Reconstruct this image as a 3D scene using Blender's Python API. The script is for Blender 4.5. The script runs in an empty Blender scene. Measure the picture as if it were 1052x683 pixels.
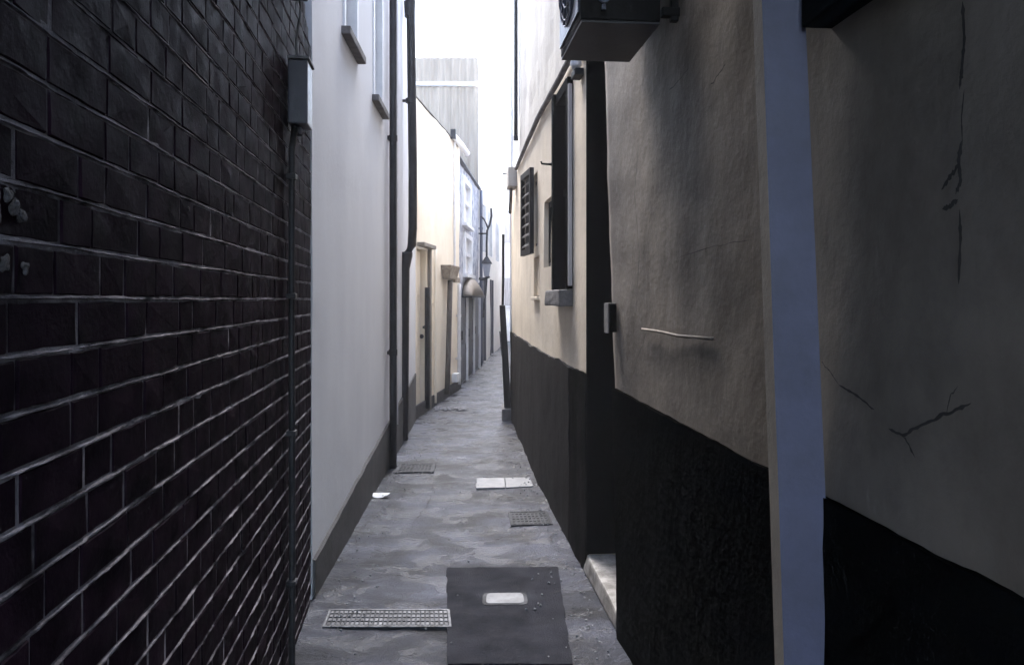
import bpy, bmesh, math, random
from mathutils import Vector, noise
random.seed(7)
R = math.radians
sc = bpy.context.scene
COL = sc.collection
F, CX, HY, H = 800.0, 526.0, 307.0, 1.5

# ------------------------------------------------------------------ plan of the alley (metres, y = along the alley)
def xr(y):                      # face of the right-hand walls
    if y < 6.2: return .808 - .094 * y
    if y < 9.9: return .2252 - .067 * (y - 6.2)
    return -.0227 + .045 * (y - 9.9)
def xl(y):                      # face of the left-hand walls
    if y < 3.85: return -.511 - .111 * y
    if y < 9.7: return -.86 - .035 * y
    if y < 13.1: return -2.255 + .105 * y
    return -.92 + .050 * (y - 13.1)

# ------------------------------------------------------------------ materials
def mat(name, a, b=None, rough=.8, scale=3.0, detail=6, bump=.3, bscale=30, stretch=(1, 1, 1), dirt=None, dirt_scale=1.3,
        dirt_amt=.5, spec=.5, metallic=0, rough2=None, lo=.35, hi=.65, ior=1.5):
    m = bpy.data.materials.new(name); m.use_nodes = True
    nt = m.node_tree; N = nt.nodes; L = nt.links
    bs = N['Principled BSDF']
    bs.inputs['Specular IOR Level'].default_value = spec
    bs.inputs['Metallic'].default_value = metallic; bs.inputs['IOR'].default_value = ior
    bs.inputs['Roughness'].default_value = rough
    if b is None: b = tuple(c * .7 for c in a)
    tc = N.new('ShaderNodeTexCoord'); mp = N.new('ShaderNodeMapping'); mp.inputs['Scale'].default_value = stretch
    L.new(tc.outputs['Object'], mp.inputs['Vector'])
    n1 = N.new('ShaderNodeTexNoise'); n1.inputs['Scale'].default_value = scale; n1.inputs['Detail'].default_value = detail
    n1.inputs['Roughness'].default_value = .62
    L.new(mp.outputs[0], n1.inputs['Vector'])
    r1 = N.new('ShaderNodeMapRange'); r1.inputs['From Min'].default_value = lo; r1.inputs['From Max'].default_value = hi
    L.new(n1.outputs['Fac'], r1.inputs['Value'])
    mx = N.new('ShaderNodeMix'); mx.data_type = 'RGBA'
    mx.inputs['A'].default_value = (*a, 1); mx.inputs['B'].default_value = (*b, 1)
    L.new(r1.outputs[0], mx.inputs['Factor'])
    col = mx.outputs['Result']
    if dirt:
        n2 = N.new('ShaderNodeTexNoise'); n2.inputs['Scale'].default_value = dirt_scale; n2.inputs['Detail'].default_value = 8
        n2.inputs['Roughness'].default_value = .7
        L.new(tc.outputs['Object'], n2.inputs['Vector'])
        r2 = N.new('ShaderNodeMapRange'); r2.inputs['From Min'].default_value = .45; r2.inputs['From Max'].default_value = .7
        r2.inputs['To Max'].default_value = dirt_amt
        L.new(n2.outputs['Fac'], r2.inputs['Value'])
        m2 = N.new('ShaderNodeMix'); m2.data_type = 'RGBA'; m2.inputs['B'].default_value = (*dirt, 1)
        L.new(col, m2.inputs['A']); L.new(r2.outputs[0], m2.inputs['Factor']); col = m2.outputs['Result']
    L.new(col, bs.inputs['Base Color'])
    if rough2 is not None:
        r3 = N.new('ShaderNodeMapRange'); r3.inputs['From Min'].default_value = .35; r3.inputs['From Max'].default_value = .65
        r3.inputs['To Min'].default_value = rough; r3.inputs['To Max'].default_value = rough2
        n3 = N.new('ShaderNodeTexNoise'); n3.inputs['Scale'].default_value = scale * 1.7; n3.inputs['Detail'].default_value = 5
        L.new(tc.outputs['Object'], n3.inputs['Vector']); L.new(n3.outputs['Fac'], r3.inputs['Value'])
        L.new(r3.outputs[0], bs.inputs['Roughness'])
    if bump:
        nb = N.new('ShaderNodeTexNoise'); nb.inputs['Scale'].default_value = bscale; nb.inputs['Detail'].default_value = 8
        nb.inputs['Roughness'].default_value = .65
        L.new(tc.outputs['Object'], nb.inputs['Vector'])
        bp = N.new('ShaderNodeBump'); bp.inputs['Strength'].default_value = bump; bp.inputs['Distance'].default_value = .01
        L.new(nb.outputs['Fac'], bp.inputs['Height']); L.new(bp.outputs[0], bs.inputs['Normal'])
    return m

M = {}
M['brick'] = mat('black_painted_brick', (.0030, .0014, .0030), (.012, .006, .011), rough=.5, rough2=.7, scale=11, bump=.3, bscale=60, spec=.5, ior=1.05)
M['mortar'] = mat('pale_mortar', (.025, .022, .027), (.20, .185, .205), rough=.95, scale=9, detail=9, bump=.8, bscale=90, lo=.36, hi=.62, spec=.1)
M['efflor'] = mat('lime_bloom', (.008, .007, .008), (.055, .052, .058), rough=.85, scale=60, bump=.8, bscale=90)
M['white_render'] = mat('white_render', (.60, .61, .64), (.53, .54, .58), rough=.85, scale=1.1, bump=.15, bscale=22, stretch=(1, 1, .35), dirt=(.42, .42, .44), dirt_scale=.8, dirt_amt=.12)
M['grey_base'] = mat('grey_base', (.045, .043, .046), (.022, .021, .023), rough=.85, scale=6, bump=.6, bscale=30)
M['near_render'] = mat('stained_render', (.150, .130, .112), (.098, .083, .070), rough=.75, scale=2.6, bump=.38, bscale=22, stretch=(1.2, 1.2, .5), dirt=(.040, .033, .028), dirt_scale=1.4, dirt_amt=.75, spec=.35)
M['cream_render'] = mat('cream_render', (.66, .57, .45), (.55, .47, .37), rough=.85, scale=2.2, bump=.35, bscale=20, stretch=(1, 1, .4), dirt=(.33, .27, .21), dirt_amt=.4)
M['upper_render'] = mat('upper_render', (.37, .345, .31), (.31, .285, .255), rough=.85, scale=2, bump=.3, bscale=20, stretch=(1, 1, .4), dirt=(.42, .39, .38), dirt_amt=.35)
M['cottage'] = mat('cottage_cream', (.78, .70, .58), (.72, .64, .52), rough=.85, scale=2, bump=.3, bscale=20, dirt=(.5, .4, .3), dirt_amt=.3)
M['far_white'] = mat('far_white', (.78, .76, .73), (.70, .68, .66), rough=.85, scale=1.5, bump=.2, dirt=(.45, .43, .45), dirt_amt=.35)
M['blue_stone'] = mat('blue_grey_stone', (.22, .24, .30), (.50, .50, .54), rough=.85, scale=7, detail=9, bump=.8, bscale=15, lo=.42, hi=.58)
M['clad'] = mat('corrugated_cladding', (.14, .112, .085), (.205, .17, .135), rough=.6, scale=3, bump=.2, stretch=(3, 3, .3))
M['plinth'] = mat('black_plinth', (.010, .009, .009), (.003, .003, .003), rough=.6, rough2=.8, scale=3, bump=.6, bscale=25, stretch=(1, 1, .3), spec=.5, ior=1.05)
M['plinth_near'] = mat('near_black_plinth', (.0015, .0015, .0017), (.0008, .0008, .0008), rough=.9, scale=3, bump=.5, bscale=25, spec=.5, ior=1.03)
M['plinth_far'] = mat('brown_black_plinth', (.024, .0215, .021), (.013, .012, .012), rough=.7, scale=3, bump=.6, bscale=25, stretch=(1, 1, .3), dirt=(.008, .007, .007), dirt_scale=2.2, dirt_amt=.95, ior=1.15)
M['black_paint'] = mat('black_paint', (.006, .006, .007), (.011, .011, .013), rough=.5, rough2=.7, scale=8, bump=.25, spec=.2)
M['door_black'] = mat('door_black', (.0012, .0012, .0015), (.002, .002, .0024), rough=.6, scale=8, bump=.2, spec=.5, ior=1.03)
M['pipe_dark'] = mat('dark_pipe_paint', (.010, .010, .012), (.022, .022, .026), rough=.5, spec=.25, scale=9, bump=.3, bscale=40)
M['pipe_brown'] = mat('brown_pipe', (.05, .04, .035), (.09, .075, .065), rough=.6, scale=9, bump=.3)
M['pipe_white'] = mat('white_pipe', (.62, .61, .62), (.5, .49, .5), rough=.5, scale=6, bump=.1)
M['blue_paint'] = mat('pale_blue_paint', (.070, .074, .125), (.042, .044, .070), rough=.5, rough2=.65, scale=1.6, bump=.18, bscale=30, stretch=(1, 1, .3), dirt=(.025, .025, .033), dirt_scale=2.6, dirt_amt=.7)
M['tan_paint'] = mat('tan_paint', (.20, .18, .15), (.13, .115, .10), rough=.7, scale=4, bump=.3)
M['box_blue'] = mat('blue_grey_box', (.032, .036, .060), (.022, .025, .042), rough=.4, scale=5, bump=.15)
M['metal_dark'] = mat('dark_sheet_metal', (.040, .041, .052), (.028, .028, .036), rough=.5, scale=5, bump=.15)
M['metal_blue'] = mat('blue_sheet_metal', (.10, .115, .17), (.05, .058, .09), rough=.35, scale=5, bump=.2, stretch=(1, 1, .3))
M['white_paint'] = mat('white_paint', (.72, .72, .74), (.6, .6, .62), rough=.5, scale=6, bump=.15)
M['glass'] = mat('dark_window_glass', (.006, .0065, .008), (.01, .01, .012), rough=.12, scale=2, bump=.04, bscale=3, spec=.3)
M['curtain'] = mat('pale_curtain', (.42, .40, .40), (.30, .28, .28), rough=.9, scale=6, bump=.3, stretch=(6, 6, .4))
M['shutter'] = mat('black_shutter_paint', (.008, .007, .008), (.014, .013, .014), rough=.6, scale=8, bump=.2, spec=.2)
M['slat_edge'] = mat('slat_highlight', (.12, .11, .105), (.015, .014, .014), rough=.7, scale=20, bump=.2)  # pale tone stands for highlights along the slat edges
M['stone'] = mat('sill_stone', (.14, .13, .13), (.07, .065, .065), rough=.85, scale=14, bump=.7, bscale=40)
M['step'] = mat('worn_doorstep_stone', (.32, .305, .29), (.14, .13, .12), rough=.65, scale=9, bump=.6, bscale=40, lo=.4, hi=.6)
M['brown'] = mat('rusty_brown', (.16, .12, .09), (.30, .26, .21), rough=.8, scale=14, bump=.4)
M['slate'] = mat('roof_slate', (.09, .09, .105), (.05, .05, .06), rough=.7, scale=6, bump=.4)
M['iron'] = mat('cast_iron', (.012, .0125, .015), (.05, .052, .06), rough=.6, ior=1.25, rough2=.6, scale=15, bump=.4, bscale=80, metallic=.3)
M['worn_steel'] = mat('worn_steel', (.15, .155, .17), (.04, .04, .045), rough=.55, rough2=.7, scale=18, bump=.3, metallic=.4)
M['pale_slab'] = mat('pale_slab', (.17, .175, .19), (.10, .104, .115), rough=.6, scale=12, bump=.4, bscale=60)
M['patch'] = mat('fresh_asphalt', ior=1.14, a=(.010, .0105, .014), b=(.022, .023, .030), rough=.55, rough2=.8, spec=.3, scale=4, bump=.7, bscale=120)
M['paper'] = mat('paper', (.78, .78, .8), (.65, .65, .67), rough=.8, scale=8, bump=.1)
M['litter'] = mat('wet_leaf_litter', (.10, .10, .11), (.30, .30, .33), rough=.7, scale=30, bump=.5)
M['earth'] = mat('ground_earth', (.06, .06, .065), (.09, .09, .09), rough=.9, scale=2, bump=.3)
M['crack'] = mat('crack_dark', (.010, .009, .009), (.02, .018, .017), rough=.95, scale=20, bump=0)
M['lamp_glass'] = mat('lantern_glass', (.35, .36, .4), (.25, .26, .3), rough=.2, scale=5, bump=.05)

def path_material():
    m = bpy.data.materials.new('wet_worn_asphalt'); m.use_nodes = True
    nt = m.node_tree; N = nt.nodes; L = nt.links; bs = N['Principled BSDF']
    tc = N.new('ShaderNodeTexCoord')
    def nz(scale, detail, rough=.6, vec=None, dist=0):
        n = N.new('ShaderNodeTexNoise'); n.inputs['Scale'].default_value = scale; n.inputs['Detail'].default_value = detail
        n.inputs['Roughness'].default_value = rough; n.inputs['Distortion'].default_value = dist
        L.new(vec or tc.outputs['Object'], n.inputs['Vector']); return n.outputs['Fac']
    def mr(v, a, b, c, d):
        r = N.new('ShaderNodeMapRange'); r.inputs['From Min'].default_value = a; r.inputs['From Max'].default_value = b
        r.inputs['To Min'].default_value = c; r.inputs['To Max'].default_value = d; L.new(v, r.inputs['Value']); return r.outputs[0]
    def mix(f, a, b):
        x = N.new('ShaderNodeMix'); x.data_type = 'RGBA'; L.new(f, x.inputs['Factor'])
        for s, v in (('A', a), ('B', b)):
            if isinstance(v, tuple): x.inputs[s].default_value = (*v, 1)
            else: L.new(v, x.inputs[s])
        return x.outputs['Result']
    mp = N.new('ShaderNodeMapping'); mp.inputs['Scale'].default_value = (1, 1.5, 1); L.new(tc.outputs['Object'], mp.inputs['Vector'])
    big = nz(2.2, 9, .66, mp.outputs[0], .4)
    fine = nz(60, 6, .7)
    c = mix(mr(big, .40, .60, 0, 1), (.007, .0075, .011), (.062, .068, .096))
    c = mix(mr(fine, .35, .75, 0, .55), c, (.06, .062, .075))
    big2 = nz(3.0, 9, .68, mp.outputs[0], .5)
    c = mix(mr(big2, .54, .66, 0, .75), c, (.035, .036, .045))
    vo = N.new('ShaderNodeTexVoronoi'); vo.inputs['Scale'].default_value = 1.15; vo.distance = 'MANHATTAN'
    va = N.new('ShaderNodeVectorMath'); va.operation = 'MULTIPLY_ADD'; nv = N.new('ShaderNodeTexNoise'); nv.inputs['Scale'].default_value = 7; nv.inputs['Detail'].default_value = 5
    L.new(tc.outputs['Object'], nv.inputs['Vector']); L.new(nv.outputs['Color'], va.inputs[0]); va.inputs[1].default_value = (.16, .16, 0); L.new(tc.outputs['Object'], va.inputs[2]); L.new(va.outputs[0], vo.inputs['Vector'])
    sx = N.new('ShaderNodeSeparateColor'); L.new(vo.outputs['Color'], sx.inputs[0])
    hv = N.new('ShaderNodeHueSaturation'); L.new(c, hv.inputs['Color']); L.new(mr(sx.outputs[0], 0, 1, .5, 1.15), hv.inputs['Value']); c = hv.outputs[0]
    L.new(c, bs.inputs['Base Color'])
    L.new(mr(big2, .44, .60, .50, .13), bs.inputs['Roughness'])
    bs.inputs['Specular IOR Level'].default_value = .5; bs.inputs['IOR'].default_value = 1.31
    ad = N.new('ShaderNodeMath'); ad.operation = 'MULTIPLY_ADD'; L.new(big2, ad.inputs[0]); ad.inputs[1].default_value = 2.2; L.new(fine, ad.inputs[2])
    bp = N.new('ShaderNodeBump'); bp.inputs['Distance'].default_value = .014; L.new(mr(big2, .44, .60, 1.0, .45), bp.inputs['Strength'])
    L.new(ad.outputs[0], bp.inputs['Height']); L.new(bp.outputs[0], bs.inputs['Normal'])
    return m
M['path'] = path_material()

# ------------------------------------------------------------------ object helpers
def tag(o, label=None, cat=None, group=None, kind=None):
    if label: o['label'] = label
    if cat: o['category'] = cat
    if group: o['group'] = group
    if kind: o['kind'] = kind
    return o
def thing(name, label, cat, loc, group=None):
    o = bpy.data.objects.new(name, None); COL.objects.link(o); o.location = loc; o.empty_display_size = .2
    return tag(o, label, cat, group)
def obj(name, bm, mats, parent=None, smooth=False, loc=None, label=None):
    """bm is in world coordinates; origin goes to the root thing (or to loc)."""
    root = parent
    while root and root.parent: root = root.parent
    off = Vector(root.location) if root else Vector(loc or (0, 0, 0))
    bmesh.ops.recalc_face_normals(bm, faces=bm.faces[:])
    bmesh.ops.translate(bm, vec=-off, verts=bm.verts[:])
    me = bpy.data.meshes.new(name); bm.to_mesh(me); bm.free()
    if not isinstance(mats, (list, tuple)): mats = [mats]
    for m in mats: me.materials.append(M[m])
    if smooth: me.polygons.foreach_set('use_smooth', [True] * len(me.polygons))
    o = bpy.data.objects.new(name, me); COL.objects.link(o)
    if parent: o.parent = parent
    else: o.location = off
    if label: o['label'] = label
    return o
def NB(): return bmesh.new()
def hexa(bm, c, bevel=0, mi=0):
    """c: 8 corners, bottom ring then top ring"""
    v = [bm.verts.new(p) for p in c]
    fs = [bm.faces.new([v[i] for i in f]) for f in ((3, 2, 1, 0), (4, 5, 6, 7), (0, 1, 5, 4), (1, 2, 6, 5), (2, 3, 7, 6), (3, 0, 4, 7))]
    for f in fs: f.material_index = mi
    if bevel:
        es = list({e for f in fs for e in f.edges})
        r = bmesh.ops.bevel(bm, geom=es, offset=bevel, segments=2, affect='EDGES', profile=.6)
        for f in r['faces']: f.material_index = mi
def box(bm, x0, x1, y0, y1, z0, z1, bevel=0, mi=0):
    hexa(bm, [(x0, y0, z0), (x1, y0, z0), (x1, y1, z0), (x0, y1, z0), (x0, y0, z1), (x1, y0, z1), (x1, y1, z1), (x0, y1, z1)], bevel, mi)
def tube(bm, pts, r, seg=12, mi=0, cap=True, wob=0):
    pts = [Vector(p) for p in pts]; rings = []
    rr = r if isinstance(r, (list, tuple)) else [r] * len(pts)
    for i, p in enumerate(pts):
        d = (pts[min(i + 1, len(pts) - 1)] - pts[max(i - 1, 0)]).normalized()
        up = Vector((0, 0, 1)) if abs(d.z) < .9 else Vector((0, 1, 0))
        a = d.cross(up).normalized(); b = d.cross(a).normalized()
        rings.append([bm.verts.new(p + (a * math.cos(2 * math.pi * k / seg) + b * math.sin(2 * math.pi * k / seg)) * rr[i] * (1 + wob * random.uniform(-1, 1))) for k in range(seg)])
    for i in range(len(rings) - 1):
        for k in range(seg):
            f = bm.faces.new((rings[i][k], rings[i][(k + 1) % seg], rings[i + 1][(k + 1) % seg], rings[i + 1][k])); f.material_index = mi
    if cap:
        for q in (rings[0], rings[-1]): bm.faces.new(q).material_index = mi

# frame on a wall: point at distance-along y, outwards n (towards the alley), height z
class Side:
    def __init__(s, f, sgn): s.f = f; s.sgn = sgn        # sgn +1: alley lies towards +x (left walls)
    def __call__(s, y, n, z):
        e = .02; sl = (s.f(y + e) - s.f(y - e)) / (2 * e)
        t = Vector((sl, 1, 0)).normalized(); nn = Vector((t.y, -t.x, 0)) * s.sgn
        return Vector((s.f(y), y, z)) + nn * n
RT = Side(xr, -1); LT = Side(xl, 1)
def lin(ya, yb, f):                                      # straight wall between two y, for constant normals
    a, b = f(ya), f(yb)
    return lambda y: a + (b - a) * (y - ya) / (yb - ya)
def sbox(bm, S, y0, y1, n0, n1, z0, z1, bevel=0, mi=0):
    hexa(bm, [S(y0, n0, z0), S(y1, n0, z0), S(y1, n1, z0), S(y0, n1, z0), S(y0, n0, z1), S(y1, n0, z1), S(y1, n1, z1), S(y0, n1, z1)], bevel, mi)

def facade(bm, S, y0, y1, z0, z1, holes=(), off=0, amp=.005, step=.08, thick=3.0, ns=1.6, lean=None, topnoise=0, seed=0, bends=()):
    """wall face with openings, displaced like hand-laid render, extruded to a solid behind; holes: (ya, yb, za, zb, depth)"""
    def cuts(a, b, extra):
        ks = sorted({round(v, 4) for v in [a, b] + [e for e in extra if a < e < b]}); out = []
        for p, q in zip(ks, ks[1:]):
            n = max(1, int(round((q - p) / step))); out += [p + (q - p) * i / n for i in range(n)]
        return out + [b]
    U = cuts(y0, y1, [h[i] for h in holes for i in (0, 1)] + list(bends)); Z = cuts(z0, z1, [h[i] for h in holes for i in (2, 3)])
    nu, nz = len(U), len(Z); vs = {}
    def ky(u, z): return u + (lean(u, z) if lean else 0)
    def vert(i, j):
        if (i, j) not in vs:
            u, z = U[i], Z[j]
            p = Vector((u * ns + seed, seed * 3.1, z * ns))
            d = amp * (noise.noise(p) * 1.3 + noise.noise(p * 3.1) * .6 + noise.noise(p * 9) * .22)
            zz = z
            if topnoise and j == nz - 1: zz = z + topnoise * (noise.noise(Vector((u * 2.2, seed, 5))) + .5 * noise.noise(Vector((u * 11, seed, 2))))
            vs[i, j] = bm.verts.new(S(ky(u, z), off + d, zz))
        return vs[i, j]
    def hole(i, j):
        if not (0 <= i < nu - 1 and 0 <= j < nz - 1): return None
        uc, zc = (U[i] + U[i + 1]) / 2, (Z[j] + Z[j + 1]) / 2
        for h in holes:
            if h[0] < uc < h[1] and h[2] < zc < h[3]: return h
        return None
    back = {}
    def bv(i, j, d):
        k = (i, j, d)
        if k not in back:
            u, z = U[i], Z[j]; back[k] = bm.verts.new(S(ky(u, z), off - d, z))
        return back[k]
    for i in range(nu - 1):
        for j in range(nz - 1):
            h = hole(i, j)
            if h is None: bm.faces.new((vert(i, j), vert(i + 1, j), vert(i + 1, j + 1), vert(i, j + 1)))
            else:
                d = h[4]
                if hole(i - 1, j) != h: bm.faces.new((vert(i, j), vert(i, j + 1), bv(i, j + 1, d), bv(i, j, d)))
                if hole(i + 1, j) != h: bm.faces.new((vert(i + 1, j), vert(i + 1, j + 1), bv(i + 1, j + 1, d), bv(i + 1, j, d)))
                if hole(i, j - 1) != h: bm.faces.new((vert(i, j), vert(i + 1, j), bv(i + 1, j, d), bv(i, j, d)))
                if hole(i, j + 1) != h: bm.faces.new((vert(i, j + 1), vert(i + 1, j + 1), bv(i + 1, j + 1, d), bv(i, j + 1, d)))
    T = thick
    for j in range(nz - 1):
        for i in (0, nu - 1):
            if hole(min(i, nu - 2), j) is None: bm.faces.new((vert(i, j), vert(i, j + 1), bv(i, j + 1, T), bv(i, j, T)))
    for i in range(nu - 1):
        bm.faces.new((vert(i, nz - 1), vert(i + 1, nz - 1), bv(i + 1, nz - 1, T), bv(i, nz - 1, T)))
    bm.faces.new([bm.verts.new(p.co) for p in (bv(0, 0, T), bv(nu - 1, 0, T), bv(nu - 1, nz - 1, T), bv(0, nz - 1, T))])

# ================================================================== SETTING
bm = NB(); v = [bm.verts.new(p) for p in ((-150, -100, -.02), (150, -100, -.02), (150, 300, -.02), (-150, 300, -.02))]; bm.faces.new(v)
obj('ground', bm, 'earth')['kind'] = 'structure'

# alley surface: worn, uneven; finer near the camera
bm = NB(); ys = []; y = -4.0
while y < 27: ys.append(y); y += .03 if 2.8 < y < 7 else (.06 if y < 14 else .12)
rows = []; NX = 56
for y in ys:
    a, b = xl(y) - .12, xr(y) + .12
    if 9.2 < y < 10.2: a -= .1
    row = []
    for k in range(NX + 1):
        x = a + (b - a) * k / NX
        p = Vector((x * 1.5, y * 1.5, 0))
        z = .005 * noise.noise(p) + .004 * noise.noise(p * 3.3) + .0042 * noise.noise(p * 7.7) + .002 * noise.noise(p * 19)
        c = (k / NX - .5) * 2; z += .014 * (abs(c) ** 3) - .006
        # ragged cross joints where old slabs lie under the surface
        for yj in (4.35, 5.05, 5.95, 6.95, 8.1, 9.6, 11.3, 13.4, 15.8):
            dd = abs(y - yj - .05 * noise.noise(Vector((x * 3, yj, 1))))
            if dd < .03: z -= .009 * (1 - dd / .03) * max(0, .6 + noise.noise(Vector((x * 2.2, yj * 3, 4))))
        row.append(bm.verts.new((x, y, z)))
    rows.append(row)
for r0, r1 in zip(rows, rows[1:]):
    for k in range(NX): bm.faces.new((r0[k], r0[k + 1], r1[k + 1], r1[k]))
obj('path', bm, 'path', smooth=True)['kind'] = 'structure'
ZG = .006

# ================================================================== LEFT: black brick wall
BW = Side(lin(-3.5, 3.85, xl), 1)
t = thing('brick_wall', 'black painted brick wall with pale ragged mortar joints, nearest on the left', 'brick wall', (xl(0), 0, 0))
CH = .077; OFFZ = 1.5 - .0385 * 2 + .0385 * 1.0
def brick_end(z): return 3.85 if z < 2.72 else max(3.5, 3.85 - (z - 2.72) * 1.5)
bm = NB(); zt = 5.2
# solid core with mortar face
prof = [(-1.0, -.02), (3.84, -.02), (3.84, 2.72), (3.49, 2.95), (3.49, zt), (-1.0, zt)]
fr = [bm.verts.new(BW(a, -.0012, b)) for a, b in prof]; bk = [bm.verts.new(BW(a, -3, b)) for a, b in prof]
bm.faces.new(fr).material_index = 1
bm.faces.new(bk[::-1]).material_index = 1
for i in range(len(prof)):
    j = (i + 1) % len(prof); bm.faces.new((fr[i], fr[j], bk[j], bk[i])).material_index = 0
base = H - 19 * CH            # a joint sits exactly at eye level
k = -2
def rj(a): return random.uniform(-a, a)
while base + k * CH < zt:
    z0 = base + k * CH; z1 = z0 + CH
    fine = True
    y = -1.0 + random.uniform(0, .1); hd = False
    while y < 3.84:
        L = .112 if (random.random() < .45 and not hd) else (.205 if random.random() < .6 else .165); hd = L < .13
        L += rj(.010)
        e = min(y + L, brick_end(z0 + .04))
        if e - y > .03 and z1 < zt + .05:
            g = random.choice((.0010, .0018, .0026)); ga = .0028 + rj(.0008)
            q = .0012 + rj(.0014)
            ring0, ring1 = [], []
            a, b, c, d = y + g, e - g, max(z0, 0) + ga, z1 - ga
            if d > c:
                # outline points with wobble
                n_u = 6; outl = [(a + (b - a) * i / n_u, c) for i in range(n_u + 1)] + [(b, (c + d) / 2)] + [(b - (b - a) * i / n_u, d) for i in range(n_u + 1)] + [(a, (c + d) / 2)]
                for (uu, zz) in outl:
                    w = .0014; pz = Vector((uu * 25, zz * 25, 1)); ring0.append(bm.verts.new(BW(uu, -.006, zz)))
                    cu, cz = (a + b) / 2, (c + d) / 2
                    uu2 = uu + (.0045 if uu < cu else -.0045) * (1 if abs(uu - cu) > (b - a) * .45 else 0) + w * noise.noise(pz)
                    zz2 = zz + (.0045 if zz < cz else -.0045) * (1 if abs(zz - cz) > .01 else 0) + 1.6 * w * noise.noise(pz + Vector((9, 0, 0)))
                    ring1.append(bm.verts.new(BW(uu2, q + .0025 * noise.noise(Vector((uu2 * 14, zz2 * 14, 3))), zz2)))
                nn = len(ring0)
                for i in range(nn): bm.faces.new((ring0[i], ring0[(i + 1) % nn], ring1[(i + 1) % nn], ring1[i]))
                cen = bm.verts.new(BW((a + b) / 2 + rj(.02), q + .001 + rj(.002), (c + d) / 2))
                for i in range(nn): bm.faces.new((ring1[i], ring1[(i + 1) % nn], cen))
        y += L
    # raised ragged mortar bead along the bed joint
    prev = None; u = -1.0
    while u < brick_end(z0) and z0 > .02:
        w = .0018 + .0022 * noise.noise(Vector((u * 9, z0 * 7, 2))) + .0016 * noise.noise(Vector((u * 40, z0 * 7, 8)))
        h_ = .0022 + .0045 * noise.noise(Vector((u * 7, z0 * 9, 6))) + .003 * noise.noise(Vector((u * 35, z0, 3)))
        zc = z0 + .0035 * noise.noise(Vector((u * 3, z0 * 5, 9))) + .0015 * noise.noise(Vector((u * 22, z0 * 5, 9)))
        w = max(w, .0004); h_ = max(h_, -.003)
        cur = [bm.verts.new(BW(u, -.004, zc - w - .001)), bm.verts.new(BW(u, h_, zc - w * .5)), bm.verts.new(BW(u, h_ - .0005, zc + w * .6)), bm.verts.new(BW(u, -.004, zc + w + .002))]
        if prev:
            for i in range(3): bm.faces.new((prev[i], cur[i], cur[i + 1], prev[i + 1])).material_index = 1
        prev = cur; u += .012
    k += 1
# lime lumps on the bricks at the left
for (px, py, s) in ((18, 205, .020), (40, 212, .012), (47, 222, .010), (8, 262, .016), (30, 270, .013), (50, 275, .010), (34, 200, .010), (22, 222, .011), (210, 215, .006)):
    Yb = .511 / ((CX - px) / F - .111); zb = H - (py - HY) / F * Yb
    r_ = bmesh.ops.create_icosphere(bm, subdivisions=3, radius=1)
    for v_ in r_['verts']:
        c_ = v_.co.copy(); kk = 1 + .7 * noise.noise(c_ * 1.1 + Vector((px, py, 0)))
        v_.co = BW(Yb + c_.x * s * kk, .002 + c_.y * .0035 * kk, zb + c_.z * s * .9 * kk)
        for f_ in v_.link_faces: f_.material_index = 2
obj('wall', bm, ['brick', 'mortar', 'efflor'], t)

# meter box with conduit and cable on the brick wall
t = thing('electrical_box', 'small blue grey electrical box high on the end of the black brick wall', 'electrical box', BW(3.16, .04, 2.19))
bm = NB(); sbox(bm, BW, 3.10, 3.24, .012, .090, 2.20, 2.455, .006); obj('casing', bm, 'box_blue', t)
bm = NB(); sbox(bm, BW, 3.092, 3.248, .010, .098, 2.456, 2.468, .003); obj('lid', bm, 'worn_steel', t)
bm = NB()
for q in (.02, .055): tube(bm, [BW(3.15 + q, .045, 2.17), BW(3.15 + q, .045, 2.205)], .012, 10)
obj('cable_gland', bm, 'metal_dark', t)
t = thing('conduit', 'dark conduit running down the black brick wall below the electrical box', 'conduit', BW(3.17, .03, 0))
bm = NB(); tube(bm, [BW(3.13 + .006 * math.sin(z * 3), .024, z) for z in [i * .1 for i in range(0, 22)]] + [BW(3.14, .035, 2.195)], .0135, 12); obj('pipe', bm, 'pipe_dark', t, smooth=True)
for z in (.35, .95, 1.5, 1.98):
    bm = NB(); sbox(bm, BW, 3.105, 3.155, .004, .042, z, z + .022, .004); obj('clip', bm, 'pipe_dark', t)
bm = NB(); tube(bm, [BW(3.16 + .012 * math.sin(i * 1.3), .045 - .01 * math.sin(i), 2.46 + i * .045) for i in range(13)], .005, 8); 
tag(obj('cable', bm, 'worn_steel', smooth=True, loc=BW(3.16, .03, 2.46)), 'thin pale cable rising from the blue grey electrical box', 'cable')
bm = NB(); sbox(bm, BW, 3.13, 3.2, .01, .08, 2.72, 2.80, .01)
tag(obj('junction_box', bm, 'box_blue', loc=BW(3.16, .01, 2.72)), 'little dark junction box above the pale cable on the brick wall', 'junction box')

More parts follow.
